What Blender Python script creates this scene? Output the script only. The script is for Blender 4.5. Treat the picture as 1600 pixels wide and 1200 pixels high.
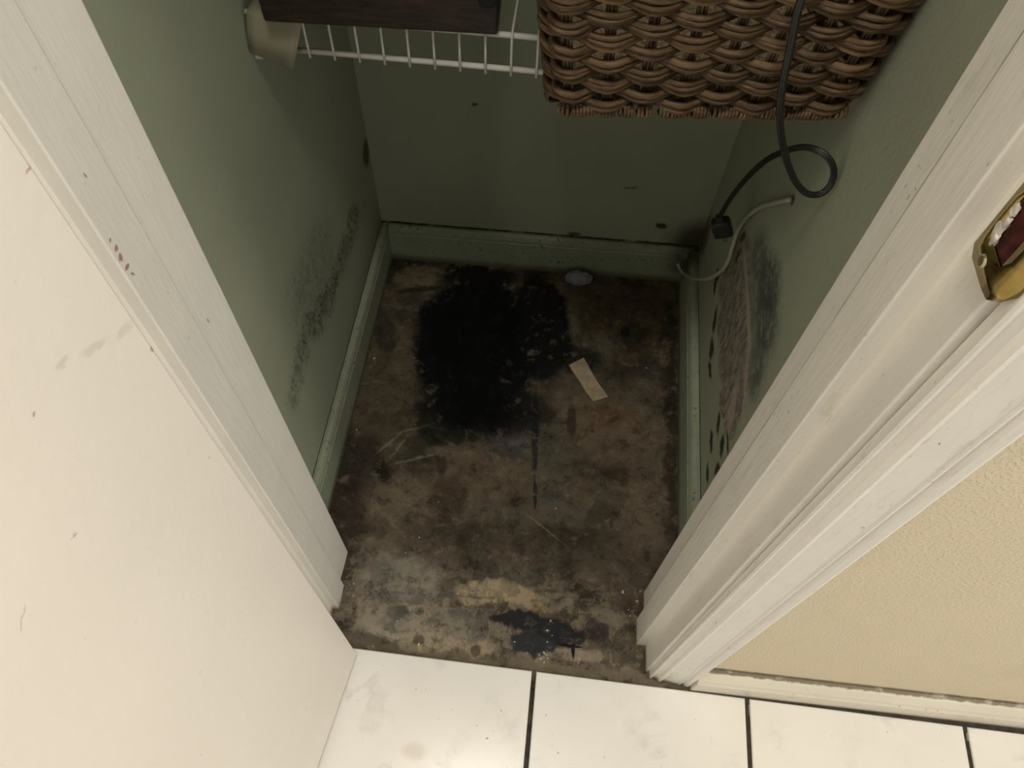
import bpy, bmesh, math, random
from mathutils import Vector, Matrix

# ------------------------------------------------------------------ camera, world, lights, exposure
for o in list(bpy.data.objects):
    bpy.data.objects.remove(o)
S = bpy.context.scene
C = S.collection
cam = bpy.data.objects.new('camera', bpy.data.cameras.new('camera'))
C.objects.link(cam)
cam.matrix_world = Matrix(((0.9942631655, -0.1019498903, 0.0323570322, 0),
                           (0.1043072343, 0.8571879335, -0.5043300979, 0),
                           (0.0236803406, 0.5048119121, 0.8629044993, 1.165),
                           (0, 0, 0, 1)))
cam.data.sensor_width = 36
cam.data.lens = 27.0
cam.data.clip_start = 0.01
S.camera = cam

S.view_settings.view_transform = 'Standard'
S.view_settings.look = 'None'
S.view_settings.gamma = 1
S.view_settings.exposure = 0.3
S.view_settings.use_curve_mapping = False

w = bpy.data.worlds.new('hall_ambient')
S.world = w
w.use_nodes = True
bg = w.node_tree.nodes['Background']
bg.inputs[0].default_value = (1.0, 0.965, 0.90, 1)
# the hall runs left and right: bright towards its two ends, dim across it
_tc = w.node_tree.nodes.new('ShaderNodeTexCoord')
_sp = w.node_tree.nodes.new('ShaderNodeSeparateXYZ')
_ab = w.node_tree.nodes.new('ShaderNodeMath')
_ab.operation = 'ABSOLUTE'
_mr = w.node_tree.nodes.new('ShaderNodeMapRange')
w.node_tree.links.new(_tc.outputs['Generated'], _sp.inputs[0])
w.node_tree.links.new(_sp.outputs[0], _ab.inputs[0])
w.node_tree.links.new(_ab.outputs[0], _mr.inputs[0])
w.node_tree.links.new(_mr.outputs[0], bg.inputs[1])
_mr.inputs[1].default_value = 0.25
_mr.inputs[2].default_value = 0.95
_mr.inputs[3].default_value = 0.12
_mr.inputs[4].default_value = 1.35


def area(name, loc, target, size, power, col):
    l = bpy.data.lights.new(name, 'AREA')
    l.shape = 'DISK'
    l.size = size
    l.energy = power
    l.color = col
    o = bpy.data.objects.new(name, l)
    C.objects.link(o)
    o.location = loc
    d = Vector(target) - Vector(loc)
    o.rotation_euler = d.to_track_quat('-Z', 'Y').to_euler()
    return o


area('hall_ceiling_lamp', (-0.05, 0.0, 2.36), (-0.05, 0.0, 0), 0.40, 11.5, (1.0, 0.94, 0.83))
area('side_fill', (2.0, -0.7, 2.3), (0.0, 0.1, 0.6), 0.40, 15, (1.0, 0.93, 0.81))  # unseen fill light, added to brighten the door face and left jamb

# ------------------------------------------------------------------ helpers
def obj(name, bm, mats, parent=None, smooth=False):
    me = bpy.data.meshes.new(name)
    bmesh.ops.recalc_face_normals(bm, faces=bm.faces[:])
    bm.to_mesh(me)
    bm.free()
    if smooth:
        for p in me.polygons:
            p.use_smooth = True
    for m in (mats if isinstance(mats, (list, tuple)) else [mats]):
        me.materials.append(m)
    o = bpy.data.objects.new(name, me)
    C.objects.link(o)
    if parent:
        o.parent = parent
    return o


def empty(name, loc=(0, 0, 0)):
    o = bpy.data.objects.new(name, None)
    o.empty_display_size = 0.02
    C.objects.link(o)
    o.location = loc
    return o


def tag(o, label=None, cat=None, group=None, kind=None):
    for k, v in (('label', label), ('category', cat), ('group', group), ('kind', kind)):
        if v:
            o[k] = v
    return o


def struct(name, bm, mats, smooth=False):
    return tag(obj(name, bm, mats, None, smooth), kind='structure')


def bevel(o, width, seg=2, angle=30):
    m = o.modifiers.new('bevel', 'BEVEL')
    m.width = width
    m.segments = seg
    m.limit_method = 'ANGLE'
    m.angle_limit = math.radians(angle)
    return o


def add_box(bm, lo, hi, mat=0):
    vs = [bm.verts.new((x, y, z)) for z in (lo[2], hi[2]) for y in (lo[1], hi[1]) for x in (lo[0], hi[0])]
    for f in ((0, 2, 3, 1), (4, 5, 7, 6), (0, 1, 5, 4), (2, 6, 7, 3), (0, 4, 6, 2), (1, 3, 7, 5)):
        bm.faces.new([vs[i] for i in f]).material_index = mat


def add_prism(bm, pts, z0, z1, shear=(0, 0), mat=0):
    """vertical prism over a plan outline, its top shifted by shear per metre"""
    a = [bm.verts.new((x + shear[0] * z0, y + shear[1] * z0, z0)) for x, y in pts]
    b = [bm.verts.new((x + shear[0] * z1, y + shear[1] * z1, z1)) for x, y in pts]
    n = len(pts)
    for i in range(n):
        bm.faces.new((a[i], a[(i + 1) % n], b[(i + 1) % n], b[i])).material_index = mat
    bm.faces.new(a[::-1]).material_index = mat
    bm.faces.new(b).material_index = mat


def add_loft(bm, loops, cap=True, mat=0):
    rings = [[bm.verts.new(p) for p in L] for L in loops]
    n = len(rings[0])
    for r0, r1 in zip(rings, rings[1:]):
        for i in range(n):
            bm.faces.new((r0[i], r0[(i + 1) % n], r1[(i + 1) % n], r1[i])).material_index = mat
    if cap:
        bm.faces.new(rings[0][::-1]).material_index = mat
        bm.faces.new(rings[-1]).material_index = mat


def run_profile(bm, p0, p1, prof, inward, mat=0):
    """horizontal moulding from p0 to p1 (plan points), prof = (distance off wall, height)"""
    L = []
    for p in (p0, p1):
        L.append([(p[0] + inward[0] * d, p[1] + inward[1] * d, h) for d, h in prof])
    add_loft(bm, L, True, mat)


def catmull(P, n=8):
    P = [Vector(p) for p in P]
    Q = [2 * P[0] - P[1]] + P + [2 * P[-1] - P[-2]]
    out = []
    for i in range(1, len(Q) - 2):
        for k in range(n):
            t = k / n
            a, b, c, d = Q[i - 1], Q[i], Q[i + 1], Q[i + 2]
            out.append(0.5 * ((2 * b) + (c - a) * t + (2 * a - 5 * b + 4 * c - d) * t * t + (3 * b - a - 3 * c + d) * t ** 3))
    out.append(P[-1])
    return out


def add_tube(bm, pts, r, seg=8, cap=True, prof=None, side=None, layer=None, val=0.0, closed=False):
    """sweep a round (or given) section; side = direction kept as the section's wide axis"""
    pts = [Vector(p) for p in pts]
    n = len(pts)
    rings = []
    prev = None
    for i, p in enumerate(pts):
        if closed:
            t = (pts[(i + 1) % n] - pts[i - 1]).normalized()
        else:
            t = (pts[min(i + 1, n - 1)] - pts[max(i - 1, 0)]).normalized()
        if side is not None:
            s = side(p, t) if callable(side) else Vector(side)
        else:
            s = prev if prev is not None else (Vector((0, 0, 1)) if abs(t.z) < 0.9 else Vector((1, 0, 0)))
        s = (s - t * s.dot(t)).normalized()
        prev = s
        u = t.cross(s)
        rr = r[i] if isinstance(r, (list, tuple)) else r
        if prof:
            rings.append([bm.verts.new(p + s * a + u * b) for a, b in prof])
        else:
            rings.append([bm.verts.new(p + s * rr * math.cos(2 * math.pi * k / seg) + u * rr * math.sin(2 * math.pi * k / seg)) for k in range(seg)])
    m = len(rings[0])
    pairs = list(zip(rings, rings[1:])) + ([(rings[-1], rings[0])] if closed else [])
    fs = []
    for r0, r1 in pairs:
        for i in range(m):
            fs.append(bm.faces.new((r0[i], r0[(i + 1) % m], r1[(i + 1) % m], r1[i])))
    if cap and not closed:
        fs.append(bm.faces.new(rings[0][::-1]))
        fs.append(bm.faces.new(rings[-1]))
    if layer is not None:
        for f in fs:
            for l in f.loops:
                l[layer] = (val, val, val, 1)


# ------------------------------------------------------------------ material helpers
class NT:
    def __init__(s, name):
        s.m = bpy.data.materials.new(name)
        s.m.use_nodes = True
        s.t = s.m.node_tree
        s.b = s.t.nodes['Principled BSDF']
        s.pos = s.n('ShaderNodeNewGeometry').outputs['Position']

    def n(s, typ, **kw):
        x = s.t.nodes.new(typ)
        for k, v in kw.items():
            setattr(x, k, v)
        return x

    def put(s, sock, v):
        if isinstance(v, bpy.types.NodeSocket):
            s.t.links.new(v, sock)
        elif isinstance(v, (tuple, list)) and len(v) == 3 and sock.type == 'RGBA':
            sock.default_value = (*v, 1)
        else:
            sock.default_value = v

    def noise(s, vec, scale, detail=4, rough=0.55, out='Fac', dist=0.0):
        x = s.n('ShaderNodeTexNoise')
        s.put(x.inputs['Vector'], vec)
        x.inputs['Scale'].default_value = scale
        x.inputs['Detail'].default_value = detail
        x.inputs['Roughness'].default_value = rough
        x.inputs['Distortion'].default_value = dist
        return x.outputs[out]

    def math(s, op, a, b=0.0, c=0.0):
        x = s.n('ShaderNodeMath', operation=op)
        s.put(x.inputs[0], a)
        s.put(x.inputs[1], b)
        s.put(x.inputs[2], c)
        return x.outputs[0]

    def vm(s, op, a, b=(0, 0, 0), scale=None):
        x = s.n('ShaderNodeVectorMath', operation=op)
        s.put(x.inputs[0], a)
        s.put(x.inputs[1], b)
        if scale is not None:
            x.inputs['Scale'].default_value = scale
        return x.outputs['Value' if op == 'LENGTH' else 'Vector']

    def ramp(s, v, lo, hi, a=0.0, b=1.0, smooth=True):
        x = s.n('ShaderNodeMapRange')
        x.interpolation_type = 'SMOOTHSTEP' if smooth else 'LINEAR'
        s.put(x.inputs['Value'], v)
        x.inputs['From Min'].default_value = lo
        x.inputs['From Max'].default_value = hi
        x.inputs['To Min'].default_value = a
        x.inputs['To Max'].default_value = b
        return x.outputs[0]

    def mix(s, f, a, b):
        x = s.n('ShaderNodeMix', data_type='RGBA')
        s.put(x.inputs[0], f)
        s.put(x.inputs[6], a)
        s.put(x.inputs[7], b)
        return x.outputs[2]

    def scale(s, vec, sc):
        return s.vm('MULTIPLY', vec, sc)

    def warp(s, vec, sc, amt, detail=3):
        nz = s.noise(vec, sc, detail, 0.6, 'Color')
        c = s.vm('SUBTRACT', nz, (0.5, 0.5, 0.5))
        return s.vm('ADD', vec, s.vm('SCALE', c, scale=amt))

    def plane(s, vec, a, b):
        """2-D coordinates from two axes of vec"""
        sp = s.n('ShaderNodeSeparateXYZ')
        s.put(sp.inputs[0], vec)
        cb = s.n('ShaderNodeCombineXYZ')
        s.put(cb.inputs[0], sp.outputs['XYZ'.index(a)])
        s.put(cb.inputs[1], sp.outputs['XYZ'.index(b)])
        return cb.outputs[0]

    def blob(s, p2, cx, cy, rx, ry, rot=0, soft=0.3):
        mp = s.n('ShaderNodeMapping', vector_type='TEXTURE')
        s.put(mp.inputs['Vector'], p2)
        mp.inputs['Location'].default_value = (cx, cy, 0)
        mp.inputs['Rotation'].default_value = (0, 0, math.radians(rot))
        mp.inputs['Scale'].default_value = (rx, ry, 1)
        l = s.vm('LENGTH', mp.outputs[0])
        return s.ramp(l, 1 - soft, 1 + soft, 1.0, 0.0)

    def bump(s, h, dist, strength=1.0):
        x = s.n('ShaderNodeBump')
        s.put(x.inputs['Height'], h)
        x.inputs['Distance'].default_value = dist
        x.inputs['Strength'].default_value = strength
        s.t.links.new(x.outputs[0], s.b.inputs['Normal'])

    def done(s, col, rough=0.5, spec=0.5, metal=0.0):
        s.put(s.b.inputs['Base Color'], col)
        s.put(s.b.inputs['Roughness'], rough)
        s.b.inputs['Specular IOR Level'].default_value = spec
        s.b.inputs['Metallic'].default_value = metal
        return s.m


def simple(name, col, rough=0.5, spec=0.5, metal=0.0, var=0.0, sc=30, bump=0.0, bsc=200):
    t = NT(name)
    c = col
    if var:
        f = t.ramp(t.noise(t.pos, sc, 4), 0.3, 0.7)
        c = t.mix(f, tuple(v * (1 - var) for v in col), tuple(min(1, v * (1 + var)) for v in col))
    if bump:
        t.bump(t.noise(t.pos, bsc, 3), bump)
    return t.done(c, rough, spec, metal)
FLOOR_STAINS = [
    (0.1484, 0.8423, 0.1013, 0.087, 7.0, (0.11, 0.075, 0.045), 0.75, 0.6),  # right back brown
    (-0.2607, 0.6551, 0.0442, 0.157, 20.8, (0.12, 0.09, 0.055), 0.6, 0.6),  # left strip
    (0.1052, 0.6344, 0.0773, 0.0749, 6.6, (0.17, 0.13, 0.085), 0.6, 0.6),  # mid tan
    (0.1839, 0.5585, 0.0483, 0.1407, 1.2, (0.18, 0.14, 0.095), 0.6, 0.6),  # mid right tan
    (0.1272, 0.6369, 0.0498, 0.0225, 6.6, (0.13, 0.07, 0.03), 0.6, 0.7),  # rusty by strip
    (-0.2045, 0.4399, 0.0615, 0.046, 6.6, (0.22, 0.175, 0.12), 0.7, 0.35),  # tan plate
    (-0.0886, 0.5038, 0.0735, 0.0457, 6.6, (0.2, 0.15, 0.1), 0.6, 0.6),  # tan mid
    (0.0612, 0.4758, 0.1141, 0.0441, 6.6, (0.16, 0.125, 0.085), 0.5, 0.6),  # tan low
    (0.1965, 0.4368, 0.0409, 0.0531, 0.9, (0.17, 0.135, 0.1), 0.6, 0.6),  # tan r
    (0.0352, 0.5413, 0.0373, 0.0582, 4.6, (0.13, 0.125, 0.09), 0.5, 0.6),  # green grey
    (0.0219, 0.4493, 0.123, 0.0217, 1.1, (0.1, 0.095, 0.07), 0.4, 0.6),  # green grey2
    (-0.1162, 0.7603, 0.1158, 0.1556, 7.3, (0.004, 0.005, 0.006), 1, 0.16),  # black main
    (-0.0038, 0.8093, 0.0547, 0.121, 9.9, (0.005, 0.006, 0.007), 0.95, 0.22),  # black right
    (-0.0767, 0.6255, 0.1048, 0.0601, 6.8, (0.006, 0.008, 0.008), 0.93, 0.35),  # black lower
    (-0.1463, 0.6073, 0.0613, 0.0572, 6.7, (0.006, 0.008, 0.008), 0.9, 0.35),  # black low left
    (0.0711, 0.7414, 0.0403, 0.0298, -16.9, (0.008, 0.009, 0.009), 0.9, 0.35),  # black arm
    (-0.1354, 0.9098, 0.0735, 0.0247, 3.3, (0.008, 0.007, 0.005), 0.95, 0.3),  # black top
    (0.1614, 0.8008, 0.0374, 0.027, 29.6, (0.015, 0.012, 0.01), 0.7, 0.5),  # black ur
    (-0.0532, 0.6641, 0.0672, 0.0258, 6.7, (0.05, 0.04, 0.025), 0.4, 0.7),  # brown in black
    (-0.0324, 0.8615, 0.0343, 0.019, -17.5, (0.17, 0.11, 0.05), 0.85, 0.5),  # orange1
    (-0.0725, 0.8975, 0.0341, 0.0137, 7.1, (0.13, 0.08, 0.035), 0.8, 0.6),  # orange2
    (-0.0211, 0.7536, 0.0258, 0.0163, -16.8, (0.14, 0.09, 0.045), 0.7, 0.6),  # orange3
    (-0.1382, 0.9033, 0.0146, 0.0123, 7.1, (0.15, 0.09, 0.04), 0.8, 0.5),  # orange4
    (0.0055, 0.9149, 0.0374, 0.0137, 19.4, (0.11, 0.07, 0.03), 0.6, 0.5),  # orange5
    (-0.2444, 0.8963, 0.0437, 0.0263, 17.3, (0.21, 0.16, 0.1), 0.85, 0.25),  # tan corner
    (-0.2393, 0.8662, 0.0432, 0.006, 14.6, (0.02, 0.015, 0.01), 0.9, 0.5),  # corner dark
    (0.0426, 0.8222, 0.0285, 0.0459, 3.9, (0.21, 0.18, 0.13), 0.85, 0.3),  # grey blob
    (0.098, 0.7791, 0.0466, 0.0306, 6.9, (0.16, 0.14, 0.1), 0.6, 0.6),  # grey blob2
    (0.1516, 0.8153, 0.0083, 0.0128, 1.7, (0.01, 0.015, 0.02), 0.9, 0.3),  # dark spot
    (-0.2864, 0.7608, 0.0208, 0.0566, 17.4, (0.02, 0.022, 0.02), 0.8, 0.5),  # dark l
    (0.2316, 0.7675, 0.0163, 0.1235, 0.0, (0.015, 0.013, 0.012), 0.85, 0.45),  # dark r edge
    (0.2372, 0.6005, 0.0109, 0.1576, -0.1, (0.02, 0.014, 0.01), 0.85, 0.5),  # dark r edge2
    (0.2258, 0.7737, 0.0103, 0.0307, -8.1, (0.2, 0.15, 0.09), 0.8, 0.3),  # chip r
    (0.1916, 0.7423, 0.0322, 0.027, 6.9, (0.03, 0.025, 0.02), 0.7, 0.5),  # dark r3
    (0.005, 0.5916, 0.0054, 0.0827, 4.3, (0.012, 0.016, 0.018), 0.9, 0.3),  # drip
    (0.0152, 0.4783, 0.0031, 0.0266, 5.0, (0.01, 0.014, 0.02), 0.9, 0.3),  # drip2
    (0.0653, 0.6197, 0.0088, 0.0297, 3.7, (0.02, 0.02, 0.015), 0.85, 0.4),  # drip3
    (-0.0373, 0.5685, 0.0366, 0.0311, 6.7, (0.25, 0.24, 0.22), 0.45, 0.6),  # frost
    (-0.0407, 0.5502, 0.0299, 0.0118, 6.6, (0.02, 0.03, 0.03), 0.7, 0.5),  # frostd
    (-0.1776, 0.5545, 0.0321, 0.0192, 13.2, (0.05, 0.047, 0.032), 0.85, 0.2),  # leaf
    (-0.1912, 0.5327, 0.0149, 0.0165, 6.6, (0.05, 0.047, 0.032), 0.8, 0.2),  # leaf2
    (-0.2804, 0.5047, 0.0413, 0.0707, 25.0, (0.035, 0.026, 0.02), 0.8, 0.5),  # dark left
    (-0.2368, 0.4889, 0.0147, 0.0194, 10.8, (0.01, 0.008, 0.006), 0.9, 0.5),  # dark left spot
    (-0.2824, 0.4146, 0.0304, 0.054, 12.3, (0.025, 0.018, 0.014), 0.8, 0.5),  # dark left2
    (-0.1207, 0.455, 0.0248, 0.0374, 8.4, (0.075, 0.05, 0.03), 0.85, 0.15),  # brown sq
    (-0.1433, 0.5148, 0.0085, 0.0231, 8.6, (0.03, 0.017, 0.01), 0.8, 0.5),  # dkb
    (0.1224, 0.4553, 0.0243, 0.0285, -15.9, (0.06, 0.05, 0.032), 0.85, 0.15),  # dark patch
    (0.1335, 0.4841, 0.0292, 0.0177, 6.6, (0.075, 0.065, 0.045), 0.8, 0.2),  # dark patch up
    (0.1476, 0.5253, 0.0212, 0.0183, 6.6, (0.05, 0.025, 0.012), 0.8, 0.5),  # redbrown
    (0.0431, 0.4682, 0.0165, 0.0132, 6.5, (0.09, 0.1, 0.09), 0.6, 0.5),  # bluegrey
    (-0.0959, 0.4037, 0.1921, 0.0231, 2.4, (0.055, 0.042, 0.028), 0.65, 0.6),  # browndark band
    (0.1478, 0.3793, 0.0598, 0.0508, 6.5, (0.06, 0.046, 0.03), 0.6, 0.6),  # browndark r
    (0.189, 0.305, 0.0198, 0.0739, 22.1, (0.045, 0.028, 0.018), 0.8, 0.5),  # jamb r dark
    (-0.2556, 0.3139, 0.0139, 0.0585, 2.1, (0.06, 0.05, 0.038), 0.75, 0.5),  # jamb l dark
    (-0.1774, 0.3177, 0.0584, 0.0375, 6.5, (0.24, 0.225, 0.185), 0.8, 0.5),  # grey front l
    (-0.2256, 0.2878, 0.0195, 0.0476, 1.4, (0.3, 0.25, 0.19), 0.6, 0.6),  # lt l1
    (-0.0086, 0.3466, 0.0592, 0.0159, 6.3, (0.085, 0.085, 0.06), 0.7, 0.6),  # green g
    (-0.0345, 0.314, 0.0602, 0.0194, 3.4, (0.42, 0.34, 0.21), 0.86, 0.25),  # tan bright
    (0.0248, 0.306, 0.0482, 0.0154, -1.7, (0.38, 0.29, 0.17), 0.86, 0.25),  # tan bright2
    (0.0629, 0.3151, 0.0291, 0.0154, 6.4, (0.27, 0.23, 0.17), 0.7, 0.4),  # tan gr
    (-0.1514, 0.2532, 0.0855, 0.0296, 2.3, (0.33, 0.28, 0.21), 0.8, 0.35),  # crust1
    (-0.0916, 0.2367, 0.0753, 0.0164, 1.4, (0.35, 0.29, 0.2), 0.8, 0.3),  # crust2
    (-0.1828, 0.247, 0.0202, 0.0153, 26.4, (0.13, 0.125, 0.1), 0.85, 0.25),  # grey h1
    (-0.1705, 0.2633, 0.0212, 0.0111, -3.6, (0.12, 0.12, 0.1), 0.85, 0.25),  # grey h1b
    (-0.073, 0.2741, 0.0459, 0.0169, 1.4, (0.125, 0.115, 0.095), 0.86, 0.25),  # grey h2
    (-0.0648, 0.2488, 0.033, 0.0092, 6.2, (0.13, 0.12, 0.1), 0.8, 0.3),  # grey h3
    (-0.0903, 0.2277, 0.0561, 0.0108, 2.4, (0.36, 0.28, 0.18), 0.6, 0.4),  # tan c
    (0.0105, 0.2739, 0.0438, 0.0131, 0.4, (0.021, 0.021, 0.022), 1, 0.18),  # blue1
    (0.0649, 0.2631, 0.0473, 0.0185, 2.3, (0.021, 0.021, 0.0225), 1, 0.18),  # blue2
    (0.0325, 0.243, 0.0357, 0.0127, 1.4, (0.03, 0.032, 0.037), 1, 0.18),  # blue3
    (0.1251, 0.2735, 0.0202, 0.0153, -23.9, (0.024, 0.026, 0.028), 0.9, 0.3),  # blue4
    (0.0783, 0.2353, 0.0561, 0.0081, 2.4, (0.28, 0.22, 0.15), 0.8, 0.4),  # tan d
    (-0.0134, 0.2145, 0.2784, 0.0107, -0.3, (0.155, 0.125, 0.088), 0.9, 0.4),  # edge dirt
    (-0.1929, 0.2201, 0.0423, 0.009, -1.4, (0.11, 0.09, 0.062), 0.9, 0.5),  # edge dirt l
    (-0.2346, 0.5455, 0.0282, 0.0026, 51.6, (0.24, 0.22, 0.17), 0.7, 0.5),  # fr1
    (-0.2197, 0.5353, 0.0266, 0.0023, 64.1, (0.24, 0.22, 0.17), 0.7, 0.5),  # fr2
    (-0.1911, 0.5772, 0.0366, 0.0024, 22.6, (0.24, 0.22, 0.17), 0.7, 0.5),  # fr3
    (-0.1388, 0.5567, 0.0268, 0.0029, -25.5, (0.22, 0.2, 0.15), 0.6, 0.5),  # fr4
    (-0.187, 0.5202, 0.0421, 0.0026, 22.2, (0.26, 0.24, 0.19), 0.75, 0.5),  # fr5
    (-0.1468, 0.5378, 0.0235, 0.0118, 6.6, (0.19, 0.16, 0.12), 0.7, 0.5),  # fr6
    (-0.2238, 0.4213, 0.0437, 0.003, -42.6, (0.2, 0.17, 0.12), 0.5, 0.5),  # fr7
    (-0.1642, 0.5804, 0.0219, 0.0024, -4.5, (0.2, 0.18, 0.14), 0.6, 0.5),  # fr8
    (-0.2407, 0.2575, 0.0096, 0.0371, 1.8, (0.07, 0.055, 0.04), 0.8, 0.5),  # rim l
    (-0.1404, 0.2733, 0.0076, 0.0057, 6.3, (0.05, 0.05, 0.04), 0.85, 0.3),  # pit1
    (-0.166, 0.2705, 0.0095, 0.0085, 6.3, (0.06, 0.06, 0.05), 0.8, 0.3),  # pit2
    (-0.0487, 0.2268, 0.0075, 0.0081, 7.3, (0.06, 0.05, 0.035), 0.9, 0.3),  # pit3
    (-0.1345, 0.232, 0.0084, 0.0073, 6.3, (0.09, 0.07, 0.045), 0.9, 0.3),  # pit4
    (-0.1817, 0.236, 0.0327, 0.0036, -17.5, (0.36, 0.31, 0.23), 0.8, 0.5),  # arc1
    (-0.2013, 0.2384, 0.0126, 0.0048, 37.0, (0.33, 0.28, 0.21), 0.7, 0.5),  # arc2
    (0.0916, 0.2459, 0.0028, 0.0145, 3.6, (0.006, 0.007, 0.008), 1, 0.3),  # cross1
    (0.0887, 0.2483, 0.0188, 0.002, 0.4, (0.006, 0.007, 0.008), 1, 0.3),  # cross2
    (-0.1108, 0.3006, 0.0871, 0.0029, 3.3, (0.1, 0.095, 0.08), 0.7, 0.5),  # grey line
    (-0.1499, 0.3011, 0.0232, 0.0058, 6.4, (0.12, 0.11, 0.09), 0.7, 0.4),  # grey h4
    (0.1438, 0.3536, 0.0386, 0.0304, -14.2, (0.15, 0.125, 0.09), 0.5, 0.5),  # lt r1
    (0.1507, 0.3008, 0.0323, 0.0096, -3.7, (0.17, 0.145, 0.11), 0.6, 0.5),  # lt r2
    (0.1882, 0.3437, 0.0098, 0.0295, 1.2, (0.11, 0.08, 0.06), 0.5, 0.5),  # lt r3
    (0.0343, 0.4238, 0.0408, 0.0013, -33.4, (0.24, 0.19, 0.12), 0.7, 0.5),  # scratch
    (0.0495, 0.2205, 0.0112, 0.0071, 6.2, (0.45, 0.38, 0.28), 0.6, 0.4),  # scurf2
    (0.0556, 0.2365, 0.0094, 0.0081, 6.3, (0.45, 0.39, 0.3), 0.6, 0.4),  # scurf
]
RIGHT_STRIP = [(0.7262, 0.3414, 0.0486, 0.0291, 125.2), (0.6965, 0.3044, 0.1018, 0.041, 130.8), (0.6407, 0.2893, 0.1061, 0.0443, 129.3), (0.5792, 0.2864, 0.094, 0.0409, 127.8), (0.535, 0.267, 0.069, 0.0326, 125.8), (0.5048, 0.2594, 0.0347, 0.0214, 131.5)]
RIGHT_RIDGE = [(0.6887, 0.3568, 0.0464, 0.0063, -4.2), (0.6022, 0.3592, 0.0499, 0.0077, 0.6), (0.5324, 0.3384, 0.041, 0.0074, 23.8), (0.4913, 0.3201, 0.0197, 0.0058, 19.5), (0.5182, 0.2708, 0.0345, 0.0164, 40.9)]
RIGHT_SOOT = [(0.6657, 0.4232, 0.0458, 0.0247, 147.4), (0.5993, 0.4429, 0.0493, 0.0301, 155.0), (0.5547, 0.4264, 0.051, 0.0331, 154.5), (0.5264, 0.3858, 0.0414, 0.0384, 103.0), (0.6308, 0.3896, 0.0603, 0.0344, -7.8), (0.4994, 0.3703, 0.0238, 0.0214, 61.0)]
RIGHT_CRACKS = [(0.7903, 0.2157, 0.0143, 0.0107, 117.9), (0.7783, 0.1983, 0.0127, 0.009, 12.4), (0.7181, 0.1954, 0.0197, 0.0117, 41.4), (0.6803, 0.1713, 0.0186, 0.0129, 10.7), (0.6486, 0.16, 0.0187, 0.0056, -23.2), (0.534, 0.1996, 0.0145, 0.0113, 33.6), (0.4901, 0.2148, 0.015, 0.0106, 33.9), (0.4821, 0.2433, 0.0183, 0.0051, -7.7), (0.4669, 0.1913, 0.0148, 0.0078, 108.2), (0.75, 0.3517, 0.0174, 0.0067, 120.6), (0.7385, 0.3241, 0.0153, 0.0066, 96.5), (0.5257, 0.1584, 0.0202, 0.0074, 2.9), (0.4849, 0.1351, 0.0159, 0.0075, 0.4)]
LEFT_MOULD = [(0.8094, 0.2389, 0.0378, 0.0218, 157.9), (0.7594, 0.2356, 0.048, 0.0238, -17.5), (0.6947, 0.2452, 0.0481, 0.0229, 149.3), (0.6373, 0.2579, 0.0494, 0.0258, 138.3), (0.5867, 0.2732, 0.0491, 0.0216, 132.7), (0.5366, 0.2842, 0.0294, 0.0217, 138.1), (0.4978, 0.2725, 0.0261, 0.0221, 43.5), (0.6068, 0.3276, 0.0769, 0.0497, 139.4), (0.4715, 0.2664, 0.0252, 0.0179, 84.3), (0.663, 0.3274, 0.0692, 0.0421, 141.3)]
LEFT_CORNER = [(0.9267, 0.2704, 0.0242, 0.0175, 85.3)]
BLACK_CORE = [(-0.1250, 0.775, 0.088, 0.120, 7, 0.22), (-0.105, 0.625, 0.070, 0.050, 0, 0.35)]
RED_SCUFFS = [(0.2796, 0.8609, 0.0007, 0.0018, 0), (0.2700, 0.8129, 0.0022, 0.0018, 0), (0.2690, 0.8056, 0.0022, 0.0026, 0), (0.2690, 0.7963, 0.0026, 0.0014, 0), (0.2700, 0.7890, 0.0010, 0.0022, 30), (0.2690, 0.821, 0.0012, 0.001, 0)]
DOOR_MARKS = [(0.1926, 0.8496, 0.006, 0.003, -30, (0.5, 0.43, 0.36), 0.35), (0.174, 0.863, 0.008, 0.002, -30, (0.5, 0.44, 0.37), 0.35),
              (0.157, 0.875, 0.004, 0.002, -30, (0.48, 0.43, 0.36), 0.4), (0.0623, 0.8022, 0.0008, 0.006, -50, (0.45, 0.36, 0.2), 0.5),
              (0.1996, 0.8218, 0.002, 0.002, 0, (0.35, 0.08, 0.07), 0.8), (0.1985, 0.9491, 0.0015, 0.001, -20, (0.45, 0.12, 0.12), 0.6), (0.1332, 0.8719, 0.0008, 0.0008, 0, (0.3, 0.25, 0.2), 0.7)]

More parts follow.
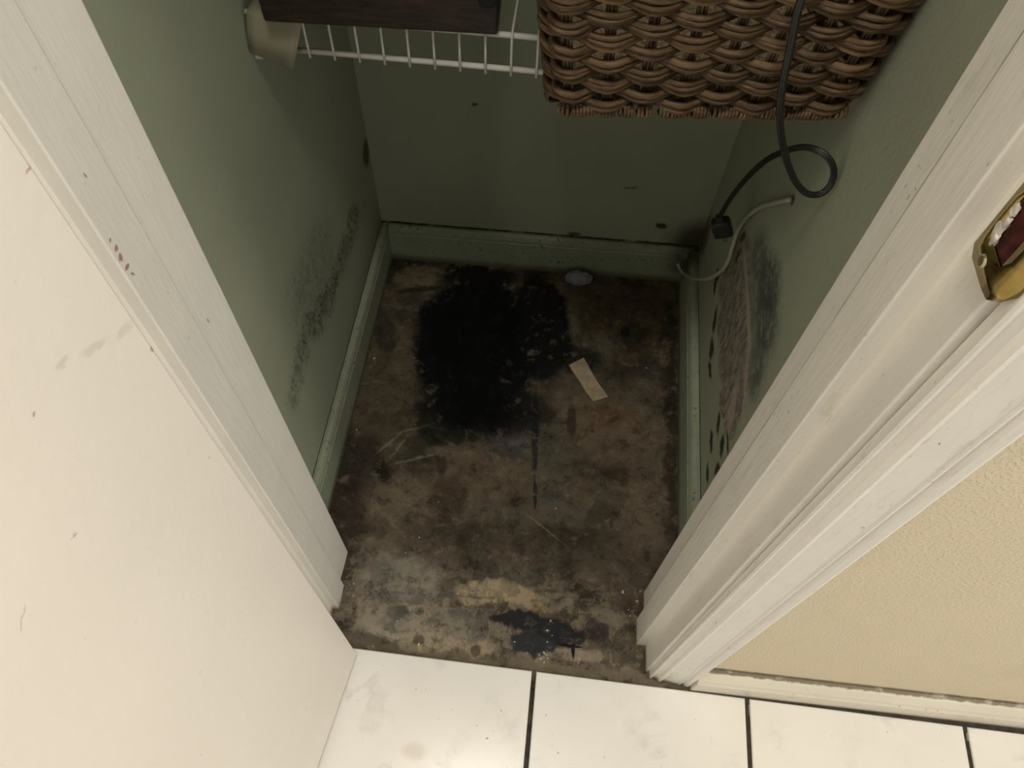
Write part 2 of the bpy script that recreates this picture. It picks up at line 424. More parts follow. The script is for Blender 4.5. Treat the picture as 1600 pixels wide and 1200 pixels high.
# ------------------------------------------------------------------ floor slab material: bare stained concrete
def mat_slab(name, y0, y1):
    """the same stained concrete for one strip of the slab, with the stains that reach into that strip"""
    t = NT(name)
    p = t.scale(t.pos, (1, 1, 0))
    wA = t.warp(t.warp(p, 14, 0.045), 60, 0.026, 5)      # ragged outlines
    wB = t.warp(p, 50, 0.008, 4)                          # tighter outlines
    n1 = t.noise(wA, 9, 8, 0.62)
    n2 = t.noise(p, 42, 8, 0.7)
    n3 = t.noise(p, 260, 5, 0.75)
    n4 = t.noise(t.vm('ADD', p, (7, 3, 0)), 22, 8, 0.68)
    c = t.mix(t.ramp(n1, 0.35, 0.68), (0.040, 0.032, 0.022), (0.150, 0.120, 0.082))
    c = t.mix(t.ramp(n4, 0.52, 0.72, 0, 0.6), c, (0.030, 0.024, 0.016))
    def stains(c, lo, hi):
        for cx, cy, rx, ry, rot, col, op, soft in FLOOR_STAINS:
            reach = 1.5 * math.hypot(rx * math.sin(math.radians(rot)), ry * math.cos(math.radians(rot))) + 0.025
            if not lo <= op < hi or cy + reach < y0 or cy - reach > y1:
                continue
            thin = min(rx, ry) < 0.009
            m = t.math('MULTIPLY', t.blob(wB if thin else wA, cx, cy, rx, ry, rot, soft * 0.75), op)
            if op < 0.95:
                m = t.math('MULTIPLY', m, nz)
            c = t.mix(m, c, col)
        return c

    nz = t.ramp(n2, 0.30, 0.60, 0.55, 1.0)
    c = stains(c, 0, 0.875)
    # crusty efflorescence, as thin broken lines, mostly near the doorway
    rid = t.math('ABSOLUTE', t.math('SUBTRACT', t.noise(wB, 30, 7, 0.65), 0.5))
    sepY = t.n('ShaderNodeSeparateXYZ')
    t.put(sepY.inputs[0], wA)
    front = t.ramp(sepY.outputs[1], 0.40, 0.29, 0.10, 0.80)
    patch = t.ramp(t.noise(t.vm('ADD', p, (1, 5, 0)), 13, 4, 0.6), 0.42, 0.58)
    mot = t.noise(wB, 26, 6, 0.62)
    c = t.mix(t.math('MULTIPLY', t.math('MULTIPLY', t.ramp(mot, 0.515, 0.545), 0.55), front), c, (0.29, 0.25, 0.19))
    c = t.mix(t.math('MULTIPLY', t.math('MULTIPLY', t.ramp(mot, 0.455, 0.43), 0.60), front), c, (0.085, 0.078, 0.062))
    c = t.mix(t.math('MULTIPLY', t.math('MULTIPLY', t.ramp(rid, 0.045, 0.0, 0, 0.38), front), patch), c, (0.36, 0.31, 0.24))
    rd2 = t.math('ABSOLUTE', t.math('SUBTRACT', t.noise(wB, 17, 7, 0.68), 0.52))
    c = t.mix(t.math('MULTIPLY', t.ramp(rd2, 0.045, 0.0, 0, 0.35), t.ramp(n4, 0.40, 0.55)), c, (0.022, 0.017, 0.011))
    c = stains(c, 0.875, 2)
    # whitish fronds left on the slab
    c = t.mix(t.ramp(n2, 0.53, 0.68, 0, 0.45), c, (0.26, 0.215, 0.155))
    dk = t.math('MULTIPLY', t.ramp(n2, 0.46, 0.36), 0.5)
    c = t.mix(dk, c, (0.018, 0.015, 0.012))
    # fine grit and crumbs of mortar
    c = t.mix(t.ramp(n3, 0.60, 0.78, 0, 0.35), c, (0.30, 0.26, 0.2))
    c = t.mix(t.ramp(n3, 0.42, 0.28, 0, 0.6), c, (0.012, 0.01, 0.008))
    # the soot-black mould itself stays dark and matt
    for cx, cy, rx, ry, rot, soft in BLACK_CORE:
        if cy + ry * 1.5 < y0 or cy - ry * 1.5 > y1:
            continue
        m = t.blob(wA, cx, cy, rx, ry, rot, soft)
        c = t.mix(t.math('MULTIPLY', m, 0.90), c, (0.0015, 0.002, 0.0025))
    t.bump(t.math('ADD', t.math('MULTIPLY', n2, 1.0), t.math('MULTIPLY', n3, 0.35)), 0.0022)
    return t.done(c, t.ramp(n4, 0.3, 0.7, 0.65, 0.9), 0.14)


GREEN = (0.345, 0.372, 0.275)


def wall_base(t, name_seed=0):
    g = t.mix(t.ramp(t.noise(t.pos, 5, 4), 0.3, 0.7), tuple(v * 0.94 for v in GREEN), tuple(v * 1.05 for v in GREEN))
    return g


def top_dirt(t, g, zt=0.0885, wd=0.0035):
    """grimy crack along the top of the closet baseboard"""
    sp = t.n('ShaderNodeSeparateXYZ')
    w2 = t.warp(t.pos, 40, 0.006)
    t.put(sp.inputs[0], w2)
    d = t.math('ABSOLUTE', t.math('SUBTRACT', sp.outputs[2], zt + 0.002))
    m = t.ramp(d, wd, wd * 0.35)
    m = t.math('MULTIPLY', m, t.ramp(t.noise(t.pos, 25, 5), 0.25, 0.5, 0.35, 1.0))
    return t.mix(m, g, (0.022, 0.018, 0.008))


def mat_wall_left():
    t = NT('green_paint_left_wall')
    g = wall_base(t)
    p = t.plane(t.pos, 'Y', 'Z')
    wa = t.warp(t.warp(p, 10, 0.03), 60, 0.015, 4)
    sp = t.noise(p, 150, 4, 0.75)
    sp2 = t.noise(t.scale(p, (1, 0.6, 1)), 60, 6, 0.8)
    spk = t.math('MULTIPLY', t.ramp(sp, 0.46, 0.60), t.ramp(sp2, 0.40, 0.58))
    band = None
    for k, (cx, cy, rx, ry, rot) in enumerate(LEFT_MOULD):
        a = (1.3, 1.2, 1.2, 1.4, 1.4, 1.1, 1.0, 0.55, 0.8, 0.45)[k]
        b = t.math('MULTIPLY', t.blob(wa, cx, cy, rx, ry, rot, 0.6), a)
        band = b if band is None else t.math('MAXIMUM', band, b)
    soft = t.math('MULTIPLY', band, t.ramp(sp2, 0.35, 0.65, 0.1, 0.5))
    g = t.mix(t.math('MINIMUM', soft, 0.55), g, (0.10, 0.11, 0.075))
    g = t.mix(t.math('MINIMUM', t.math('MULTIPLY', spk, band), 0.9), g, (0.018, 0.02, 0.014))
    m = t.blob(t.warp(p, 60, 0.010), *LEFT_CORNER[0], 0.4)
    g = t.mix(t.math('MULTIPLY', m, 0.85), g, (0.03, 0.028, 0.008))
    m = t.blob(wa, 0.90, 0.07, 0.25, 0.05, 0, 0.8)
    g = t.mix(t.math('MULTIPLY', m, 0.45), g, (0.13, 0.10, 0.07))
    g = top_dirt(t, g)
    t.bump(t.noise(t.pos, 120, 3), 0.00025)
    return t.done(g, 0.62, 0.3)


def mat_wall_right():
    t = NT('green_paint_right_wall')
    g = wall_base(t)
    p = t.plane(t.pos, 'Y', 'Z')
    wa = t.warp(t.warp(p, 12, 0.030), 70, 0.012, 4)
    wf = t.warp(p, 70, 0.010, 4)
    wc = t.warp(t.warp(p, 45, 0.022, 3), 150, 0.008, 3)
    streak = t.noise(t.scale(t.warp(p, 25, 0.02), (1.0, 0.35, 1)), 110, 7, 0.75)
    n = t.noise(p, 55, 6, 0.7)
    # soot mould beside the torn paper
    for k, (cx, cy, rx, ry, rot) in enumerate(RIGHT_SOOT):
        m = t.blob(wa, cx, cy, rx, ry, rot, 0.5)
        a = (0.75, 1.0, 1.0, 0.8, 0.7, 0.5)[k]
        m = t.math('MULTIPLY', t.math('MULTIPLY', m, a), t.ramp(n, 0.35, 0.55, 0.30, 0.85))
        g = t.mix(m, g, (0.055, 0.062, 0.064))
    # torn strip of bare gypsum paper
    strip = None
    for cx, cy, rx, ry, rot in RIGHT_STRIP:
        b = t.blob(wf, cx, cy, rx, ry, rot, 0.16)
        strip = b if strip is None else t.math('MAXIMUM', strip, b)
    paper = t.mix(t.ramp(streak, 0.38, 0.64), (0.13, 0.108, 0.082), (0.36, 0.32, 0.26))
    g = t.mix(t.math('MULTIPLY', strip, t.ramp(n, 0.25, 0.5, 0.70, 0.96)), g, paper)
    for cx, cy, rx, ry, rot in RIGHT_RIDGE:
        m = t.blob(wf, cx, cy, rx, ry, rot, 0.4)
        g = t.mix(t.math('MULTIPLY', m, 0.6), g, (0.46, 0.42, 0.34))
    # dark tears and cracks
    for cx, cy, rx, ry, rot in RIGHT_CRACKS:
        m = t.blob(wc, cx, cy, rx, ry, rot, 0.35)
        g = t.mix(t.math('MULTIPLY', m, 0.92), g, (0.012, 0.012, 0.008))
    # rotten back corner
    m = t.blob(wa, 0.955, 0.12, 0.045, 0.060, 0, 0.6)
    g = t.mix(t.math('MULTIPLY', m, t.ramp(n, 0.3, 0.6, 0.4, 1.0)), g, (0.05, 0.032, 0.014))
    m = t.blob(wa, 0.93, 0.155, 0.02, 0.03, 0, 0.6)
    g = t.mix(t.math('MULTIPLY', m, 0.6), g, (0.17, 0.05, 0.03))
    # hole and scuffs where the tube leaves the wall
    m = t.blob(wf, 0.642, 0.536, 0.006, 0.007, 0, 0.4)
    g = t.mix(t.math('MULTIPLY', m, 0.9), g, (0.08, 0.05, 0.03))
    g = top_dirt(t, g, wd=0.005)
    t.bump(t.math('ADD', t.noise(t.pos, 120, 3), t.math('MULTIPLY', strip, -2.0)), 0.0005)
    return t.done(g, 0.62, 0.3)


def mat_wall_back():
    t = NT('green_paint_back_wall')
    g = wall_base(t)
    p = t.plane(t.pos, 'X', 'Z')
    wf = t.warp(p, 70, 0.010, 4)
    for cx, cy, rx, ry, rot, col in ((-0.1376, 0.370, 0.0045, 0.003, 0, (0.02, 0.025, 0.04)), (0.1906, 0.137, 0.010, 0.007, -20, (0.05, 0.025, 0.01)),
                                     (0.123, 0.222, 0.013, 0.0012, 14, (0.06, 0.055, 0.03)), (0.04, 0.098, 0.012, 0.005, 0, (0.06, 0.055, 0.03))):
        m = t.blob(wf, cx, cy, rx, ry, rot, 0.35)
        g = t.mix(t.math('MULTIPLY', m, 0.9), g, col)
    m = t.blob(t.warp(p, 25, 0.03, 5), 0.262, 0.105, 0.045, 0.045, 0, 0.6)
    g = t.mix(t.math('MULTIPLY', m, 0.9), g, (0.035, 0.028, 0.012))
    g = top_dirt(t, g, wd=0.0045)
    t.bump(t.noise(t.pos, 120, 3), 0.00025)
    return t.done(g, 0.55, 0.35)


def mat_base_closet():
    t = NT('mouldy_green_baseboard')
    g = tuple(v * 1.02 for v in (0.33, 0.37, 0.27))
    st = t.noise(t.pos, 30, 6, 0.7)
    st2 = t.noise(t.pos, 120, 5, 0.7)
    c = t.mix(t.ramp(st, 0.35, 0.65), tuple(v * 0.82 for v in g), g)
    sp = t.n('ShaderNodeSeparateXYZ')
    t.put(sp.inputs[0], t.warp(t.pos, 40, 0.012))
    low = t.ramp(sp.outputs[2], 0.022, 0.002)
    c = t.mix(t.math('MULTIPLY', low, 0.8), c, (0.09, 0.06, 0.03))
    c = t.mix(t.math('MULTIPLY', t.ramp(st2, 0.52, 0.70, 0, 0.8), t.ramp(st, 0.50, 0.62)), c, (0.03, 0.024, 0.01))
    d = t.vm('LENGTH', t.vm('SUBTRACT', t.scale(t.pos, (1, 1, 0.6)), (0.253, 0.945, 0.045)))
    c = t.mix(t.math('MULTIPLY', t.ramp(d, 0.05, 0.015), t.ramp(st, 0.3, 0.6, 0.4, 0.95)), c, (0.05, 0.035, 0.015))
    t.bump(st2, 0.0006)
    return t.done(c, 0.5, 0.35)


def crack_line(t, xy, shear):
    """hairline where the paint has split between the door stop and the jamb"""
    sp = t.n('ShaderNodeSeparateXYZ')
    t.put(sp.inputs[0], t.warp(t.pos, 30, 0.0012))
    yy = t.math('SUBTRACT', sp.outputs[1], t.math('MULTIPLY', sp.outputs[2], shear[1]))
    d = t.math('ABSOLUTE', t.math('SUBTRACT', yy, xy[1]))
    return t.math('MULTIPLY', t.ramp(d, 0.0009, 0.0003), t.ramp(t.noise(t.pos, 14, 3), 0.32, 0.5, 0.25, 0.85))


def mat_trim():
    t = NT('white_gloss_trim_paint')
    g = (0.79, 0.76, 0.69)
    n = t.noise(t.pos, 18, 4)
    c = t.mix(t.ramp(n, 0.3, 0.7), tuple(v * 0.96 for v in g), g)
    # scuffs and specks, and the grime at the foot
    s1 = t.noise(t.scale(t.pos, (1, 1, 0.5)), 240, 3, 0.6)
    s2 = t.noise(t.pos, 20, 3)
    c = t.mix(t.math('MULTIPLY', t.ramp(s1, 0.66, 0.73), t.ramp(s2, 0.46, 0.60, 0, 0.75)), c, (0.22, 0.19, 0.15))
    wp = t.noise(t.scale(t.warp(t.pos, 30, 0.01), (1, 1, 0.12)), 130, 5, 0.7)
    c = t.mix(t.ramp(wp, 0.56, 0.72, 0, 0.30), c, (0.42, 0.37, 0.28))
    c = t.mix(crack_line(t, (0.1829, 0.2957), (-0.004, 0.002)), c, (0.16, 0.13, 0.10))
    sp = t.n('ShaderNodeSeparateXYZ')
    t.put(sp.inputs[0], t.warp(t.pos, 60, 0.016))
    c = t.mix(t.ramp(sp.outputs[2], 0.016, 0.002, 0, 0.8), c, (0.20, 0.14, 0.075))
    t.bump(t.noise(t.scale(t.pos, (1, 1, 0.15)), 160, 3), 0.0004)
    return t.done(c, 0.38, 0.5)


def mat_trim_left():
    t = NT('white_jamb_paint_with_red_scuffs')
    g = (0.79, 0.76, 0.69)
    n = t.noise(t.pos, 18, 4)
    c = t.mix(t.ramp(n, 0.3, 0.7), tuple(v * 0.96 for v in g), g)
    p = t.plane(t.pos, 'Y', 'Z')
    wf = t.warp(p, 300, 0.004, 3)
    for cx, cy, rx, ry, rot in RED_SCUFFS:
        c = t.mix(t.math('MULTIPLY', t.blob(wf, cx, cy, rx, ry, rot, 0.4), 0.75), c, (0.33, 0.05, 0.05))
    s1 = t.noise(t.scale(t.pos, (1, 1, 0.5)), 220, 3, 0.6)
    s2 = t.noise(t.pos, 16, 3)
    c = t.mix(t.math('MULTIPLY', t.ramp(s1, 0.67, 0.74), t.ramp(s2, 0.50, 0.62, 0, 0.8)), c, (0.20, 0.17, 0.13))
    c = t.mix(crack_line(t, (-0.2595, 0.2995), (0.0085, 0.001)), c, (0.20, 0.165, 0.12))
    sp = t.n('ShaderNodeSeparateXYZ')
    t.put(sp.inputs[0], t.warp(t.pos, 60, 0.010))
    foot = t.ramp(sp.outputs[2], 0.026, 0.0)
    near = t.ramp(sp.outputs[1], 0.285, 0.262)
    c = t.mix(t.math('MULTIPLY', t.math('MULTIPLY', foot, near), 0.8), c, (0.28, 0.16, 0.06))
    t.bump(t.noise(t.scale(t.pos, (1, 1, 0.15)), 160, 3), 0.0004)
    return t.done(c, 0.38, 0.5)


def mat_door():
    t = NT('cream_white_door_paint')
    g = (0.80, 0.74, 0.66)
    c = t.mix(t.ramp(t.noise(t.pos, 5, 3), 0.3, 0.7), tuple(v * 0.975 for v in g), g)
    s1 = t.noise(t.pos, 130, 2, 0.5)
    c = t.mix(t.ramp(s1, 0.74, 0.78, 0, 0.45), c, (0.25, 0.2, 0.15))
    p = t.plane(t.pos, 'Y', 'Z')
    wf = t.warp(p, 60, 0.012, 4)
    for cx, cy, rx, ry, rot, col, op in DOOR_MARKS:
        c = t.mix(t.math('MULTIPLY', t.blob(wf, cx, cy, rx, ry, rot, 0.5), op), c, col)
    t.bump(t.noise(t.pos, 90, 2), 0.0003)
    return t.done(c, 0.42, 0.45)


def mat_hall_wall():
    t = NT('cream_orange_peel_paint')
    n = t.noise(t.pos, 300, 2, 0.5)
    g = (0.71, 0.61, 0.43)
    c = t.mix(t.ramp(t.noise(t.pos, 4, 3), 0.3, 0.7), tuple(v * 0.97 for v in g), g)
    c = t.mix(t.ramp(t.noise(t.scale(t.pos, (1, 1, 0.3)), 12, 3), 0.58, 0.72, 0, 0.12), c, (0.40, 0.36, 0.26))
    c = t.mix(t.ramp(t.noise(t.pos, 160, 2), 0.77, 0.8, 0, 0.7), c, (0.2, 0.13, 0.07))
    sp = t.n('ShaderNodeSeparateXYZ')
    t.put(sp.inputs[0], t.warp(t.pos, 60, 0.005))
    c = t.mix(t.math('MULTIPLY', t.ramp(sp.outputs[2], 0.085, 0.079, 0, 0.9), t.ramp(t.noise(t.pos, 60, 3), 0.3, 0.5, 0.5, 1.0)), c, (0.17, 0.13, 0.08))
    t.bump(t.ramp(n, 0.45, 0.65), 0.0004)
    return t.done(c, 0.6, 0.3)


def mat_hall_base():
    t = NT('cream_baseboard_paint')
    g = (0.74, 0.68, 0.56)
    st = t.noise(t.pos, 90, 4, 0.6)
    c = t.mix(t.ramp(t.noise(t.pos, 12, 4), 0.3, 0.7), tuple(v * 0.93 for v in g), g)
    c = t.mix(t.ramp(st, 0.66, 0.72, 0, 0.6), c, (0.28, 0.17, 0.09))
    sp = t.n('ShaderNodeSeparateXYZ')
    t.put(sp.inputs[0], t.warp(t.pos, 70, 0.006))
    c = t.mix(t.ramp(sp.outputs[2], 0.016, 0.009, 0, 0.7), c, (0.22, 0.17, 0.1))
    c = t.mix(t.math('MULTIPLY', t.ramp(sp.outputs[1], 0.2172, 0.2200, 0, 0.9), t.ramp(t.noise(t.pos, 60, 3), 0.3, 0.5, 0.55, 1.0)), c, (0.15, 0.11, 0.065))
    return t.done(c, 0.42, 0.45)


def mat_tile():
    t = NT('white_marbled_tile')
    p = t.warp(t.pos, 6, 0.10, 3)
    v = t.noise(p, 9, 7, 0.6)
    d = t.math('ABSOLUTE', t.math('SUBTRACT', v, 0.5))
    vein = t.math('MULTIPLY', t.ramp(d, 0.06, 0.0), t.ramp(t.noise(t.pos, 11, 4), 0.48, 0.66))
    c = t.mix(t.ramp(t.noise(p, 4, 3), 0.3, 0.7), (0.80, 0.78, 0.73), (0.86, 0.84, 0.80))
    c = t.mix(t.math('MULTIPLY', vein, 0.34), c, (0.50, 0.48, 0.44))
    c = t.mix(t.ramp(t.noise(t.pos, 130, 2), 0.725, 0.76, 0, 0.75), c, (0.25, 0.2, 0.14))
    m = t.blob(t.warp(t.scale(t.pos, (1, 1, 0)), 50, 0.012, 4), -0.115, 0.085, 0.014, 0.009, 0, 0.6)
    c = t.mix(t.math('MULTIPLY', m, 0.35), c, (0.5, 0.38, 0.22))
    return t.done(c, 0.22, 0.5)


def mat_wicker():
    t = NT('brown_wicker_strands')
    a = t.n('ShaderNodeAttribute', attribute_name='tone')
    tone = a.outputs['Fac']
    c = t.mix(tone, (0.070, 0.038, 0.018), (0.220, 0.132, 0.064))
    g = t.noise(t.scale(t.pos, (1, 1, 7)), 60, 4, 0.7)
    c = t.mix(t.ramp(g, 0.35, 0.7, 0, 0.55), c, (0.26, 0.185, 0.105))
    c = t.mix(t.ramp(g, 0.45, 0.32, 0, 0.6), c, (0.05, 0.028, 0.013))
    t.bump(g, 0.0008)
    return t.done(c, 0.62, 0.3)


def mat_stake():
    t = NT('pale_wicker_stakes')
    g = t.noise(t.scale(t.pos, (3, 3, 0.4)), 120, 3, 0.6)
    c = t.mix(t.ramp(g, 0.35, 0.65), (0.07, 0.052, 0.03), (0.25, 0.185, 0.105))
    return t.done(c, 0.6, 0.3)


def mat_box():
    t = NT('dark_walnut_box')
    g = t.noise(t.scale(t.pos, (0.35, 3, 3)), 70, 5, 0.7)
    c = t.mix(t.ramp(g, 0.35, 0.68), (0.010, 0.006, 0.004), (0.036, 0.020, 0.013))
    t.bump(g, 0.0003)
    return t.done(c, 0.55, 0.35)

# ------------------------------------------------------------------ materials
M_slab = [mat_slab('stained_concrete_front', -2, 0.33), mat_slab('stained_concrete_middle', 0.33, 0.56), mat_slab('stained_concrete_back', 0.56, 0.74), mat_slab('stained_concrete_rear', 0.74, 2)]
M_wl, M_wr, M_wb = mat_wall_left(), mat_wall_right(), mat_wall_back()
M_bb = mat_base_closet()
M_trim, M_trimL, M_door = mat_trim(), mat_trim_left(), mat_door()
M_hall, M_hbase, M_tile = mat_hall_wall(), mat_hall_base(), mat_tile()
M_grout = simple('dark_grout', (0.055, 0.048, 0.038), 0.9, 0.2, var=0.3, sc=90, bump=0.0005)
M_greenp = simple('green_paint_plain', GREEN, 0.6, 0.3, var=0.04, sc=6)
M_ceil = simple('ceiling_white', (0.62, 0.60, 0.54), 0.8, 0.2, var=0.03, sc=8)
M_wick, M_stake, M_box = mat_wicker(), mat_stake(), mat_box()
M_wire = simple('white_vinyl_wire', (0.62, 0.60, 0.55), 0.4, 0.5, var=0.05, sc=40)
M_blackcord = simple('black_vinyl_cord', (0.012, 0.013, 0.012), 0.42, 0.5, var=0.2, sc=60)
M_plug = simple('black_moulded_plug', (0.016, 0.018, 0.019), 0.5, 0.45, var=0.15, sc=120)
M_brass = simple('worn_brass', (0.40, 0.29, 0.095), 0.20, 0.5, 1.0, var=0.18, sc=90, bump=0.0003, bsc=120)
M_hole = simple('dark_red_mortise', (0.06, 0.014, 0.010), 0.8, 0.2, var=0.5, sc=160)
M_chippaint = simple('chipped_white_paint', (0.56, 0.52, 0.46), 0.6, 0.3, var=0.25, sc=200, bump=0.0006)
M_steel = simple('prong_metal', (0.55, 0.48, 0.30), 0.35, 0.5, 1.0)
M_tube = simple('translucent_white_tube', (0.40, 0.39, 0.30), 0.4, 0.5, var=0.08, sc=60)
M_card = simple('cream_card', (0.27, 0.25, 0.175), 0.7, 0.25, var=0.06, sc=20)
M_stick = simple('pale_veneer_strip', (0.38, 0.31, 0.21), 0.7, 0.25, var=0.16, sc=55, bump=0.0003)
M_lump = simple('bluish_lump_surface', (0.27, 0.27, 0.33), 0.6, 0.3, var=0.1, sc=60, bump=0.001, bsc=90)
M_crumb = simple('white_plaster_crumb', (0.62, 0.56, 0.45), 0.8, 0.2, var=0.15, sc=300)
M_blackrubber = simple('black_cap', (0.004, 0.004, 0.004), 0.6, 0.3)

# ------------------------------------------------------------------ the slab, the tiles
bm = bmesh.new()
ys = [-1.6, 0.33, 0.56, 0.74, 1.06]
va = [[bm.verts.new((x, y, z)) for x, z in ((-1.3, -0.12), (-1.3, 0), (1.3, 0), (1.3, -0.12))] for y in ys]
for k in range(4):
    for i in range(4):
        bm.faces.new((va[k][i], va[k][(i + 1) % 4], va[k + 1][(i + 1) % 4], va[k + 1][i])).material_index = k
bm.faces.new(va[0])
bm.faces.new(va[-1][::-1]).material_index = 3
struct('floor', bm, M_slab)

bm = bmesh.new()
gx = [-0.8767, -0.5718, -0.2669, 0.0380, 0.3420, 0.6462, 0.9511, 1.2560]
gy = [-1.32, -1.015, -0.710, -0.405, -0.100]
g = 0.0034


def front_y(x):
    return 0.2061 - 0.0131 * x


for i in range(len(gx) - 1):
    for j in range(len(gy)):
        x0, x1, y0 = gx[i] + g, gx[i + 1] - g, gy[j] + g
        if j < len(gy) - 1:
            ya = yb = gy[j + 1] - g
        else:
            ya, yb = front_y(x0), front_y(x1)
        lo = [(x0, y0), (x1, y0), (x1, yb), (x0, ya)]
        c = 0.0012
        ins = [(x0 + c, y0 + c), (x1 - c, y0 + c), (x1 - c, yb - c), (x0 + c, ya - c)]
        add_loft(bm, [[(a, b, 0.0002) for a, b in lo], [(a, b, 0.0068) for a, b in lo], [(a, b, 0.008) for a, b in ins]])
n0 = len(bm.faces)
add_box(bm, (-0.8767, -1.32, 0.0002), (1.256, 0.180, 0.0042), 1)
struct('floor', bm, [M_tile, M_grout])
# mortar bead between the last tile row and the hall baseboard
bm = bmesh.new()
add_loft(bm, [[(0.262, 0.196, 0.0002), (0.262, 0.2075, 0.0002), (0.262, 0.2075, 0.0055), (0.262, 0.196, 0.0045)],
              [(1.256, 0.183, 0.0002), (1.256, 0.2075, 0.0002), (1.256, 0.2075, 0.0055), (1.256, 0.183, 0.0045)]])
tag(obj('trim_5', bm, M_grout), kind='structure')

# ------------------------------------------------------------------ walls
bm = bmesh.new()
add_prism(bm, [(-0.3226, 0.3515), (-0.3146, 0.945), (-0.3146, 1.06), (-0.42, 1.06), (-0.42, 0.3515)], 0, 2.4)
struct('wall_left', bm, M_wl)
bm = bmesh.new()
add_prism(bm, [(0.2605, 0.3385), (0.36, 0.3385), (0.36, 1.06), (0.2662, 1.06), (0.2662, 0.957)], 0, 2.4)
struct('wall_right', bm, M_wr)
bm = bmesh.new()
add_prism(bm, [(-0.3146, 0.945), (0.2662, 0.957), (0.2662, 1.06), (-0.3146, 1.06)], 0, 2.4)
struct('wall_back', bm, M_wb)

bm = bmesh.new()
add_box(bm, (-1.3, 0.2235, 0), (-0.2845, 0.2240, 2.4), 0)
add_box(bm, (-1.3, 0.2240, 0), (-0.2845, 0.3515, 2.4), 1)
add_box(bm, (0.2145, 0.2235, 0), (1.3, 0.2240, 2.4), 0)
add_box(bm, (0.2145, 0.2240, 0), (1.3, 0.3385, 2.4), 1)
add_box(bm, (-0.2845, 0.2235, 2.06), (0.2145, 0.2240, 2.4), 0)
add_box(bm, (-0.2845, 0.2240, 2.06), (0.2145, 0.3385, 2.4), 1)
struct('wall_front', bm, [M_hall, M_greenp])
bm = bmesh.new()
add_box(bm, (-1.3, -1.6, 2.4), (1.3, 1.06, 2.45))
struct('ceiling', bm, M_ceil)

# ------------------------------------------------------------------ closet baseboards
bb = [(0, 0), (0.0125, 0), (0.0125, 0.070), (0.0112, 0.072), (0.0112, 0.078), (0.0085, 0.085), (0.004, 0.0885), (0, 0.0885)]
bbr = [(d * 1.25, h) for d, h in bb]
bm = bmesh.new()
run_profile(bm, (-0.3226, 0.3520), (-0.3146, 0.9445), bb, (1, 0))
struct('baseboard_left', bm, M_bb)
bm = bmesh.new()
run_profile(bm, (0.2605, 0.3390), (0.2662, 0.9565), bbr, (-1, 0))
struct('baseboard_right', bm, M_bb)
bm = bmesh.new()
run_profile(bm, (-0.3020, 0.94526), (0.2505, 0.9567), bb, (0, -1))
struct('baseboard_back', bm, M_bb)
bm = bmesh.new()
run_profile(bm, (0.2612, 0.2235), (1.3, 0.2235), [(0, 0), (0.0195, 0), (0.0195, 0.052), (0.017, 0.055), (0.015, 0.060), (0.008, 0.068), (0, 0.0715)], (0, -1))
bevel(struct('baseboard_front', bm, M_hbase), 0.001)

# ------------------------------------------------------------------ door frame: jambs, stops, head, casings
ZT = 2.04
JL, JR = (0.0085, 0.001), (-0.004, 0.002)


def frame_trim(name, outline, stop, shear, mat):
    bm = bmesh.new()
    add_prism(bm, outline, 0.0, ZT + 0.02, shear)
    o = bevel(struct(name, bm, mat), 0.0016, 3)
    bm = bmesh.new()
    add_prism(bm, stop, 0.0, ZT, shear)
    bevel(obj('door_stop', bm, mat, o), 0.0014, 3)
    return o


frame_trim('trim_1', [(-0.2646, 0.3510), (-0.2668, 0.3005), (-0.2685, 0.262), (-0.2685, 0.2236), (-0.2843, 0.2236), (-0.2843, 0.3510)],
           [(-0.2680, 0.3010), (-0.2597, 0.2995), (-0.2590, 0.2630), (-0.2698, 0.2620)], JL, M_trimL)
jr = frame_trim('trim_2', [(0.1934, 0.3384), (0.1934, 0.3005), (0.1972, 0.259), (0.1980, 0.2236), (0.2143, 0.2236), (0.2143, 0.3384)],
                [(0.1948, 0.3010), (0.1830, 0.2965), (0.1838, 0.2590), (0.1990, 0.2585)], JR, M_trim)
bm = bmesh.new()
add_box(bm, (-0.264, 0.2236, ZT), (0.193, 0.338, ZT + 0.018))
bevel(struct('trim_3', bm, M_trim), 0.0015)

cas = [(0.0, 0.0), (0.0, 0.0070), (0.0012, 0.0086), (0.0030, 0.0088), (0.0042, 0.0072), (0.0055, 0.0066), (0.0112, 0.0080),
       (0.0124, 0.0106), (0.0142, 0.0122), (0.0168, 0.0118), (0.0182, 0.0098), (0.0200, 0.0092), (0.0412, 0.0125), (0.0424, 0.0137), (0.0438, 0.0135),
       (0.0452, 0.0113), (0.0480, 0.0116), (0.0498, 0.0143), (0.0545, 0.0155), (0.0568, 0.0148), (0.0575, 0.0130), (0.0575, 0.0)]
bm = bmesh.new()
add_prism(bm, [(0.2030 + a, 0.2234 - d) for a, d in cas], 0.0005, 2.09, (-0.004, 0.0))
struct('trim_4', bm, M_trim)
bm = bmesh.new()
add_prism(bm, [(-0.2735 - a, 0.2234 - d) for a, d in cas], 0.0005, 2.09, (0.004, 0.0))
struct('trim_6', bm, M_trim)
bm = bmesh.new()
add_loft(bm, [[(x, 0.2234 - d, 2.045 + a) for a, d in cas[:]] for x in (-0.2725, 0.2020)])
struct('trim_7', bm, M_trim)

